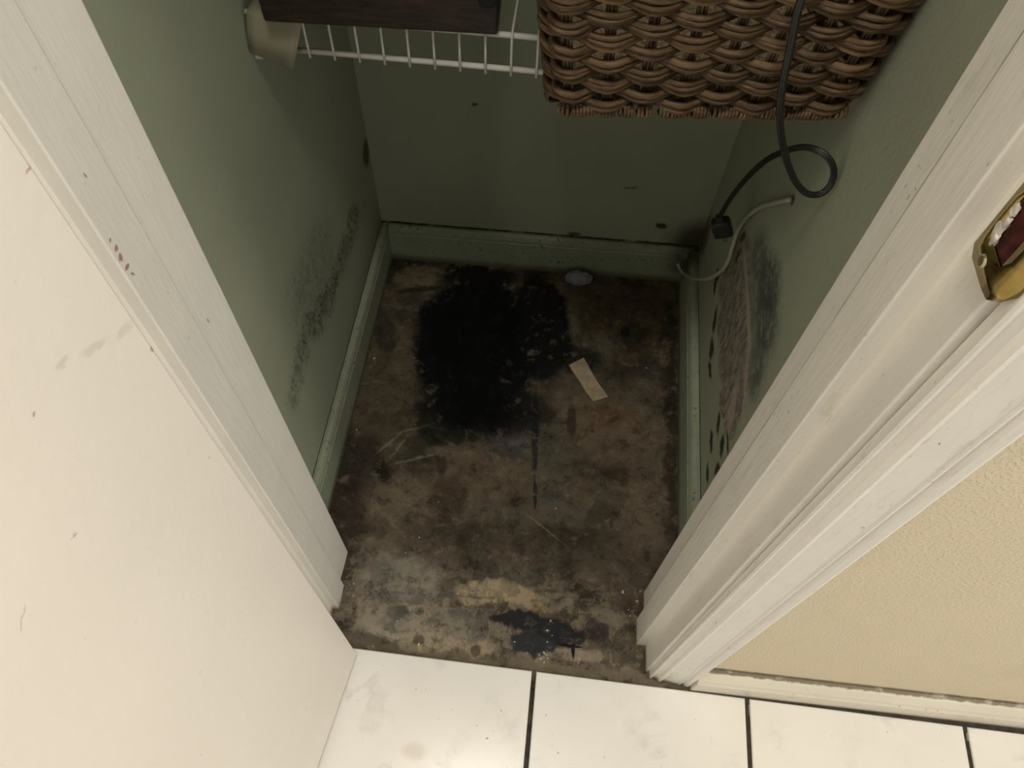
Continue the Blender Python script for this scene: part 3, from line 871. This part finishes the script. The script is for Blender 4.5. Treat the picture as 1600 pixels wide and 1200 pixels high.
# strike plate on the right jamb: lipped brass plate with a chipped mortise
def strike():
    zc, zh = 0.9265, 0.0285
    dx = -0.0036
    xs = 0.1958 + 0.0000
    bm = bmesh.new()
    # outline across the rebate (y) wrapped around the jamb edge towards the room
    sec = [(0.1950, 0.2525), (0.1948, 0.2470), (0.1950, 0.2370), (0.1953, 0.2290), (0.1962, 0.2235), (0.1990, 0.2195), (0.2025, 0.2180)]
    rows = 9
    grid = []
    for i, (x, y) in enumerate(sec):
        col = []
        tap = 0.0 if 0 < i < 5 else (0.0035 if i == 0 else (0.004 if i == 5 else 0.010))
        for k in range(rows):
            z = zc + (zh - tap) * (2 * k / (rows - 1) - 1)
            col.append(bm.verts.new((x + dx, y, z)))
        grid.append(col)
    for i in range(len(sec) - 1):
        for k in range(rows - 1):
            if i in (1, 2) and 2 <= k <= 5:
                continue
            bm.faces.new((grid[i][k], grid[i + 1][k], grid[i + 1][k + 1], grid[i][k + 1]))
    o = obj('strike_plate', bm, M_brass, jr, True)
    o['label'] = 'worn brass strike plate with curved lip'
    so = o.modifiers.new('s', 'SOLIDIFY')
    so.thickness = 0.0014
    so.offset = 0
    bm = bmesh.new()
    add_box(bm, (0.1960 + dx, 0.2300, zc - 0.0150), (0.1972 + dx, 0.2470, zc + 0.0105))
    obj('mortise', bm, M_hole, o)
    bm = bmesh.new()
    random.seed(4)
    for cy, cz, s in ((0.2465, 0.918, 0.0032), (0.2450, 0.923, 0.0028), (0.2462, 0.930, 0.0026), (0.2440, 0.914, 0.0026)):
        ret = bmesh.ops.create_icosphere(bm, subdivisions=2, radius=1)
        for v in ret['verts']:
            q = v.co * (1 + random.uniform(-0.25, 0.25))
            v.co = Vector((0.1948 + dx + q.x * 0.0012, cy + q.y * s, cz + q.z * s * 1.5))
    obj('paint_chips', bm, M_chippaint, o)
    for z in (zc - 0.0225, zc + 0.0225):
        bm = bmesh.new()
        bmesh.ops.create_cone(bm, cap_ends=True, segments=20, radius1=0.0036, radius2=0.0024, depth=0.0012,
                              matrix=Matrix.Translation((0.1940 + dx, 0.2400, z)) @ Matrix.Rotation(-math.pi / 2, 4, 'Y'))
        obj('screw', bm, M_steel, o)


strike()

# ------------------------------------------------------------------ open door slab at left
bm = bmesh.new()
A = Vector((-0.2169, 0.2000, 0))
u = Vector((-0.146, -0.9893, 0)).normalized()
nn = Vector((-u.y, u.x, 0))
nn = nn if nn.x < 0 else -nn
pl = [A, A + u * 0.457, A + u * 0.457 + nn * 0.035, A + nn * 0.035]
add_prism(bm, [(p.x, p.y) for p in pl], 0.020, 2.03, (0.0177, 0.0))
bevel(struct('door_1', bm, M_door), 0.0012, 2)

# ------------------------------------------------------------------ wire shelf
sh = empty('wire_shelf', (-0.026, 0.80, 0.66))
tag(sh, 'white vinyl coated wire closet shelf with a dropped front lip, fixed between the green walls', 'shelf')
SO = Vector((-0.026, 0.80, 0.66))


def local(bm, off):
    bmesh.ops.translate(bm, verts=bm.verts[:], vec=-Vector(off))
    return bm


def part(name, bm, mat, parent, smooth=True):
    return obj(name, local(bm, parent.location), mat, parent, smooth)


XL, XR = -0.3175, 0.2628
for y, z in ((0.6550, 0.6630), (0.6570, 0.6990), (0.80, 0.6990), (0.938, 0.6990)):
    bm = bmesh.new()
    add_tube(bm, [(XL, y, z), (XR, y, z)], 0.0029, 10)
    part('rod', bm, M_wire, sh)
wire0 = None
for k in range(-6, 17):
    x = -0.1590 + 0.0254 * k
    if wire0 is None:
        bm = bmesh.new()
        pts = [(x, 0.6508, 0.6585), (x, 0.6508, 0.675), (x, 0.6510, 0.694), (x, 0.6518, 0.6998), (x, 0.6545, 0.7028), (x, 0.660, 0.7032), (x, 0.80, 0.7032), (x, 0.940, 0.7032)]
        add_tube(bm, pts, 0.0013, 8)
        wire0 = part('wire', bm, M_wire, sh)
        x0w = x
    else:
        c = wire0.copy()
        C.objects.link(c)
        c.parent = sh
        c.location = (x - x0w, 0, 0)
for s, x in ((1, XL - 0.0006), (-1, XR + 0.0006)):
    bm = bmesh.new()
    xa, xb = sorted((x, x + s * 0.008))
    add_box(bm, (xa, 0.6495, 0.6520), (xb, 0.6500 + 0.012, 0.6690))
    bevel(part('end_clip', bm, M_wire, sh, False), 0.001)

# ------------------------------------------------------------------ dark box on the shelf
bx = empty('storage_box', (-0.180, 0.637, 0.7071))
tag(bx, 'dark brown wood grain storage box at the left of the wire shelf', 'box')
o0 = Vector((-0.2905, 0.6320, 0.7071))
ex = (Vector((-0.0698, 0.6424, 0)) - Vector((-0.2905, 0.6320, 0))).normalized()
ey = Vector((-ex.y, ex.x, 0))


def bpt(a, b, c):
    return o0 + ex * a + ey * b + Vector((0, 0, c))


W_, D_, H_, T_ = 0.2210, 0.27, 0.115, 0.010


def obox(bm, a0, a1, b0, b1, c0, c1):
    vs = [bm.verts.new(bpt(a, b, c)) for c in (c0, c1) for b in (b0, b1) for a in (a0, a1)]
    for f in ((0, 2, 3, 1), (4, 5, 7, 6), (0, 1, 5, 4), (2, 6, 7, 3), (0, 4, 6, 2), (1, 3, 7, 5)):
        bm.faces.new([vs[i] for i in f])


bm = bmesh.new()
# open box as one shell: outer and inner loops
oc = [(0, 0), (W_, 0), (W_, D_), (0, D_)]
ic = [(T_, T_), (W_ - T_, T_), (W_ - T_, D_ - T_), (T_, D_ - T_)]
loops = [[bpt(a, b, 0) for a, b in oc], [bpt(a, b, H_) for a, b in oc], [bpt(a, b, H_) for a, b in ic], [bpt(a, b, T_) for a, b in ic]]
add_loft(bm, loops, True)
bevel(part('box_body', bm, M_box, bx, False), 0.0035, 3, 50)
bm = bmesh.new()
bmesh.ops.create_cone(bm, cap_ends=True, segments=28, radius1=0.0085, radius2=0.0085, depth=0.003,
                      matrix=Matrix.Translation(bpt(W_ - 0.0102, -0.0012, 0.0370)) @ Matrix.Rotation(math.pi / 2, 4, 'X'))
bevel(part('corner_cap', bm, M_blackrubber, bx, False), 0.0008)

# ------------------------------------------------------------------ cream card folded over the shelf edge
bm = bmesh.new()
L = [[(-0.2880, 0.80, 0.7052), (-0.2450, 0.80, 0.7052)], [(-0.3108, 0.668, 0.7052), (-0.2555, 0.668, 0.7052)], [(-0.3122, 0.6535, 0.7052), (-0.2568, 0.6525, 0.7052)],
     [(-0.3126, 0.6500, 0.7044), (-0.2572, 0.6490, 0.7040)], [(-0.3133, 0.6480, 0.7010), (-0.2590, 0.6470, 0.7000)],
     [(-0.3165, 0.6455, 0.6850), (-0.2680, 0.6440, 0.6750)], [(-0.3203, 0.6425, 0.6655), (-0.2770, 0.6410, 0.6510)]]
R_ = []
for a, b in L:
    R_.append([bm.verts.new(Vector(a).lerp(Vector(b), t)) for t in (0, .2, .4, .6, .8, 1)])
for r0, r1 in zip(R_, R_[1:]):
    for i in range(5):
        bm.faces.new((r0[i], r0[i + 1], r1[i + 1], r1[i]))
card = obj('folded_card', bm, M_card, None, True)
so = card.modifiers.new('s', 'SOLIDIFY')
so.thickness = 0.0008
so.offset = 1
tag(card, 'cream card folded over the left end of the wire shelf, under the dark box', 'card')

# ------------------------------------------------------------------ wicker basket
bk = empty('wicker_basket', (0.120, 0.556, 0.7046))
tag(bk, 'brown woven wicker basket at the right of the wire shelf, overhanging its edge', 'basket')
Z0 = 0.7050
bo = Vector((-0.0080, 0.5470, Z0))
bR = Vector((0.2465, 0.5762, Z0))
bex = (bR - bo).normalized()
bey = Vector((-bex.y, bex.x, 0))
BW, BD, BH, BC = (bR - bo).length, 0.295, 0.196, 0.016


def build_perimeter(n):
    pts = []
    segs = [('l', (BC, 0), (BW - BC, 0), (0, -1)), ('a', (BW - BC, BC), -90), ('l', (BW, BC), (BW, BD - BC), (1, 0)), ('a', (BW - BC, BD - BC), 0),
            ('l', (BW - BC, BD), (BC, BD), (0, 1)), ('a', (BC, BD - BC), 90), ('l', (0, BD - BC), (0, BC), (-1, 0)), ('a', (BC, BC), 180)]
    for sg in segs:
        if sg[0] == 'l':
            (x0, y0), (x1, y1) = sg[1], sg[2]
            ln = math.hypot(x1 - x0, y1 - y0)
            k = int(ln / 0.001)
            for i in range(k):
                f = i / k
                pts.append((x0 + (x1 - x0) * f, y0 + (y1 - y0) * f, *sg[3]))
        else:
            k = int(BC * math.pi / 2 / 0.001)
            for i in range(k):
                a = math.radians(sg[2] + 90 * i / k)
                pts.append((sg[1][0] + BC * math.cos(a), sg[1][1] + BC * math.sin(a), math.cos(a), math.sin(a)))
    m = len(pts)
    return [pts[int(i * m / n) % m] for i in range(n)]


NS, SUB = 34, 10
PER = build_perimeter(NS * SUB)


def bpoint(i, h, off):
    x, y, nx, ny = PER[i % len(PER)]
    kx, ky = x / BW, y / BD
    x += nx * off + h * (-0.125 * (1 - kx) + 0.045 * kx)
    y += ny * off + h * (-0.137 * (1 - ky) + 0.06 * ky)
    return bo + bex * x + bey * y + Vector((0, 0, h))


random.seed(11)
bm = bmesh.new()
lay = bm.loops.layers.color.new('tone')
PITCH = 0.0112
NR = 16
PH = 9
for r in range(NR):
    hz = 0.0150 + PITCH * r
    tilt = random.uniform(-0.0008, 0.0008)
    js = (-1, 0, 1) if random.random() < 0.55 else (-0.62, 0.62)
    fat = 1.0 if len(js) == 3 else 1.28
    ph1, ph2 = random.uniform(0, 6), random.uniform(0, 6)
    base_tone = random.uniform(0.1, 0.8)
    for j in js:
        tone = min(1, max(0, base_tone + random.uniform(-0.35, 0.35)))
        pts = []
        rad = []
        for i in range(NS * SUB):
            th = math.pi * (i - PH) / SUB + math.pi * r
            k = 0.5 + 0.5 * math.cos(th)
            wob = 0.0007 * math.sin(i * 0.21 + ph1 + j) + 0.0006 * math.sin(i * 0.083 + ph2 + j * 4)
            off = 0.0068 * math.cos(th) + (0.0009 if j == 0 else 0.0)
            # each lens droops towards its middle and is flat on top
            v = j * (0.0025 + 0.0022 * k) + wob + tilt - 0.0012 * k
            pts.append(bpoint(i, hz + v, off))
            rad.append((0.00245 + 0.0002 * k) * fat)
        add_tube(bm, pts, rad, 6, closed=True, side=lambda p, t: Vector((0, 0, 1)), layer=lay, val=tone)
part('woven_side', bm, M_wick, bk)
for k in range(NS):
    i = (k * SUB + PH) % (NS * SUB)
    bm = bmesh.new()
    a, b = bpoint(i + 2, 0.1, 0), bpoint(i - 2, 0.1, 0)
    d = (a - b).normalized()
    for q in (-1, 0, 1):
        add_tube(bm, [bpoint(i, h, 0.0) + d * q * 0.0030 for h in (0.006, 0.06, 0.12, 0.192)], 0.0015, 6)
    part('stake', bm, M_stake, bk)
# wrapped foot border of short upright bundles
bm = bmesh.new()
lay = bm.loops.layers.color.new('tone')
i = 0.0
NP = NS * SUB
while i < NP - 2:
    tone = random.random() ** 2 * 0.9 - 0.1
    wdt = random.choice((4, 5, 6, 7))
    for q in range(wdt):
        ii = int(i + q) % NP
        o1 = 0.0056 + 0.0014 * math.sin(math.pi * (q + 0.5) / wdt) + random.uniform(-0.0004, 0.0004)
        hh = random.uniform(0.0115, 0.0135)
        add_tube(bm, [bpoint(ii, 0.0016, -0.004), bpoint(ii, 0.0018, o1 - 0.002), bpoint(ii, 0.0042, o1 + 0.0008), bpoint(ii, 0.008, o1), bpoint(ii, hh, o1 - 0.0035)],
                 0.0016, 6, layer=lay, val=min(1, max(0, tone + random.uniform(-0.15, 0.25))))
    i += wdt + random.choice((0.6, 1.0, 2.2))
part('foot_border', bm, M_wick, bk)
# plaited rim
bm = bmesh.new()
lay = bm.loops.layers.color.new('tone')
for q in range(3):
    pts = []
    for i in range(NP):
        a = 2 * math.pi * (i / 17.0 + q / 3)
        pts.append(bpoint(i, BH + 0.0030 * math.sin(a), 0.0040 * math.cos(a)))
    add_tube(bm, pts, 0.0036, 7, closed=True, side=lambda p, t: Vector((0, 0, 1)), layer=lay, val=0.3 + 0.25 * q)
part('rim', bm, M_wick, bk)
bm = bmesh.new()
add_loft(bm, [[bpoint(i, 0.0060, -0.005) for i in range(0, NP, 2)], [bpoint(i, 0.0100, -0.005) for i in range(0, NP, 2)]])
part('bottom', bm, M_stake, bk, False)

# ------------------------------------------------------------------ power cord with its plug
CORD = [(0.170, 0.580, 0.845), (0.168, 0.572, 0.892), (0.1645, 0.552, 0.9155), (0.160, 0.532, 0.9165), (0.1570, 0.5180, 0.8980), (0.1565, 0.5190, 0.865), (0.1572, 0.525, 0.837), (0.1628, 0.530, 0.8049), (0.1689, 0.534, 0.7694), (0.1747, 0.537, 0.7438), (0.1837, 0.539, 0.7168),
        (0.1953, 0.541, 0.6915), (0.2068, 0.543, 0.6708), (0.2209, 0.546, 0.6503), (0.2364, 0.550, 0.6355), (0.2502, 0.554, 0.6333), (0.2554, 0.556, 0.6450),
        (0.2519, 0.558, 0.6609), (0.2422, 0.563, 0.6708), (0.2302, 0.571, 0.6710), (0.2218, 0.582, 0.6612), (0.2144, 0.598, 0.6398), (0.209, 0.62, 0.6069),
        (0.2065, 0.65, 0.552), (0.2098, 0.69, 0.4793), (0.2125, 0.7145, 0.4225)]
cp = Vector((0, 0, 1.165))
zip_prof = []
for k in range(7):
    a = math.radians(-120 + 40 * k)
    zip_prof.append((0.00155 + 0.00155 * math.cos(a) * 1.0, 0.00155 * math.sin(a)))
for k in range(7):
    a = math.radians(60 + 40 * k)
    zip_prof.append((-0.00155 + 0.00155 * math.cos(a), 0.00155 * math.sin(a)))
pc = empty('power_cord', (0.2125, 0.7145, 0.4225))
tag(pc, 'black flat power cord hanging in a loop in front of the wicker basket', 'cord')
bm = bmesh.new()
PLANE_N = Vector((-0.25, -0.75, 0.62)).normalized()
add_tube(bm, catmull(CORD, 8), 0.003, prof=zip_prof, side=lambda p, t: PLANE_N.cross(t))
part('cable', bm, M_blackcord, pc)
# plug body
ax = (Vector((0.2324, 0.735, 0.3549)) - Vector((0.2105, 0.722, 0.4080))).normalized()
p0 = Vector((0.2125, 0.7145, 0.4225))
sx = PLANE_N.cross(ax).normalized()
sy = ax.cross(sx).normalized()
sec = [(0.0, 0.0042, 0.0036), (0.006, 0.0050, 0.0042), (0.011, 0.0064, 0.0052), (0.0135, 0.0108, 0.0068), (0.017, 0.0122, 0.0078), (0.030, 0.0126, 0.0082), (0.045, 0.0124, 0.0082), (0.0475, 0.0112, 0.0072)]
bm = bmesh.new()
loops = []
for d, a, b in sec:
    L = []
    for k in range(24):
        t = 2 * math.pi * k / 24
        cx_, sy_ = math.cos(t), math.sin(t)
        e = 0.35
        L.append(p0 + ax * (d - 0.003) + sx * a * math.copysign(abs(cx_) ** e, cx_) + sy * b * math.copysign(abs(sy_) ** e, sy_))
    loops.append(L)
add_loft(bm, loops)
pg = part('plug', bm, M_plug, pc, False)
bevel(pg, 0.0006, 2, 40)
for q in (-1, 1):
    bm = bmesh.new()
    c0 = p0 + ax * 0.0435 + sy * q * 0.0045
    vs = []
    for dz in (0, 0.016):
        for a, b in ((-0.003, -0.0007), (0.003, -0.0007), (0.003, 0.0007), (-0.003, 0.0007)):
            vs.append(bm.verts.new(c0 + ax * dz + sx * a + sy * b))
    for f in ((3, 2, 1, 0), (4, 5, 6, 7), (0, 1, 5, 4), (1, 2, 6, 5), (2, 3, 7, 6), (3, 0, 4, 7)):
        bm.faces.new([vs[i] for i in f])
    o = obj('prong', local(bm, pc.location), M_steel, pg)

# ------------------------------------------------------------------ thin pale tube out of the right wall
TUBE = [(0.2625, 0.644, 0.534), (0.2585, 0.650, 0.526), (0.258, 0.6758, 0.495), (0.258, 0.7195, 0.4402), (0.258, 0.749, 0.3888), (0.2583, 0.760, 0.3505), (0.2583, 0.7555, 0.3223),
        (0.2583, 0.7500, 0.3000), (0.256, 0.7533, 0.2729), (0.252, 0.7737, 0.2299), (0.248, 0.7939, 0.1989), (0.2445, 0.8319, 0.1519), (0.2435, 0.8650, 0.1160), (0.2460, 0.902, 0.0740), (0.2400, 0.922, 0.0640), (0.2330, 0.9290, 0.0710)]
bm = bmesh.new()
add_tube(bm, catmull(TUBE, 6), 0.0031, 10)
tag(obj('plastic_tube', bm, M_tube, None, True), 'thin pale plastic tube running from a hole in the right wall to the back corner', 'tube')

# ------------------------------------------------------------------ things lying on the slab
bm = bmesh.new()
q4 = [Vector((0.0535, 0.7298, 0)), Vector((0.0777, 0.7476, 0)), Vector((0.1246, 0.6722, 0)), Vector((0.0995, 0.6603, 0))]
L = []
N = 10
for i in range(N + 1):
    f = i / N
    a = q4[0].lerp(q4[3], f)
    b = q4[1].lerp(q4[2], f)
    d = (b - a).normalized()
    a = a - d * 0.0006 * math.sin(f * 11)
    b = b + d * 0.0008 * math.sin(f * 7 + 1)
    up = 0.0006 + 0.0016 * (1 - math.sin(math.pi * f))
    z = Vector((0, 0, 1))
    L.append([a + z * up, b + z * (up + 0.0004), b + z * (up + 0.0022), a + z * (up + 0.0018)])
add_loft(bm, L)
tag(obj('veneer_strip', bm, M_stick), 'small pale beige strip lying flat on the stained floor', 'strip')

random.seed(3)
bm = bmesh.new()
bmesh.ops.create_icosphere(bm, subdivisions=4, radius=1)  # uneven bluish lump resting against the back baseboard
from mathutils import noise as mn
for v in bm.verts:
    f = 1 + 0.22 * mn.noise(v.co * 2.3) + 0.08 * mn.noise(v.co * 7)
    q = v.co * f
    v.co = Vector((0.0585 + q.x * 0.0245, 0.9175 + q.y * 0.0125, 0.0150 + q.z * 0.0155))
    v.co.z = max(v.co.z, 0.0004)
tag(obj('bluish_lump', bm, M_lump, None, True), 'uneven bluish scrap against the back baseboard', 'lump')

CHIPS = [(-0.2931, 0.7045, 5), (-0.2960, 0.6863, 2), (-0.2950, 0.5609, 2.5), (-0.1384, 0.4485, 2), (-0.1758, 0.3592, 2), (-0.1592, 0.386, 2.4), (-0.2426, 0.285, 2.6), (-0.2455, 0.3032, 3),
         (-0.1334, 0.2257, 4.2), (-0.1987, 0.2158, 2.4), (0.0059, 0.2447, 2.6), (0.0523, 0.2664, 3.4), (0.0536, 0.2499, 2.6), (0.0502, 0.2341, 3.6), (0.0463, 0.2246, 2.4), (0.102, 0.2307, 2.2),
         (0.0501, 0.3293, 2.2), (0.1621, 0.3359, 5), (0.1845, 0.3243, 3), (0.1716, 0.3098, 2.2), (0.1740, 0.3009, 2.4), (0.0501, 0.458, 2.6), (0.0513, 0.2207, 2.8), (0.2232, 0.8543, 2.4),
         (0.1916, 0.7423, 3), (-0.1701, 0.2559, 2.4), (-0.0871, 0.3052, 2.2), (0.1883, 0.3398, 2), (0.0559, 0.2808, 3), (0.0440, 0.2300, 2), (0.0560, 0.2270, 2.4), (0.0600, 0.2600, 2)]
random.seed(8)
protos = []
for k, (x, y, s) in enumerate(CHIPS):
    if k < 4:
        bm = bmesh.new()
        bmesh.ops.create_icosphere(bm, subdivisions=2, radius=1)
        for v in bm.verts:
            q = v.co * (1 + 0.45 * mn.noise(v.co * 1.7 + Vector((k * 5, 0, 0))))
            v.co = Vector((q.x * 0.5, q.y * 0.34, max(q.z, -0.6) * 0.22 + 0.13)) * 0.001
        o = obj('plaster_crumb', bm, M_crumb)
        protos.append(o)
    else:
        o = protos[k % 4].copy()
        C.objects.link(o)
    o.location = (x, y, 0.0001)
    o.rotation_euler = (0, 0, random.uniform(0, 6.28))
    o.scale = (s, s, s)
    if k == 0:
        lb, gr = 'largest whitish plaster flake beside the left baseboard, halfway back', None
    elif k == 8:
        lb, gr = 'largest white crumb near the left end of the tile edge', None
    elif k == 17:
        lb, gr = 'slim white chip on the stained slab, nearest the right door jamb', None
    elif x < -0.2:
        lb, gr = 'tiny plaster crumb on the slab along the left baseboard and left jamb', 'crumbs along the left side'
    elif x > 0.14 and y < 0.4:
        lb, gr = 'tiny white paint crumb at the foot of the right door jamb', 'crumbs at the right jamb'
    elif 0.04 < x < 0.11 and y < 0.29:
        lb, gr = 'tiny white crumb in the cluster on the dark stain above the tile joint', 'crumbs on the dark stain'
    elif x > 0.15:
        lb, gr = 'tiny pale crumb in the dark back right part of the slab', 'crumbs at the back right'
    else:
        lb, gr = 'tiny pale crumb lying alone on the brown middle of the slab', 'scattered crumbs'
    tag(o, lb, 'crumb', gr)
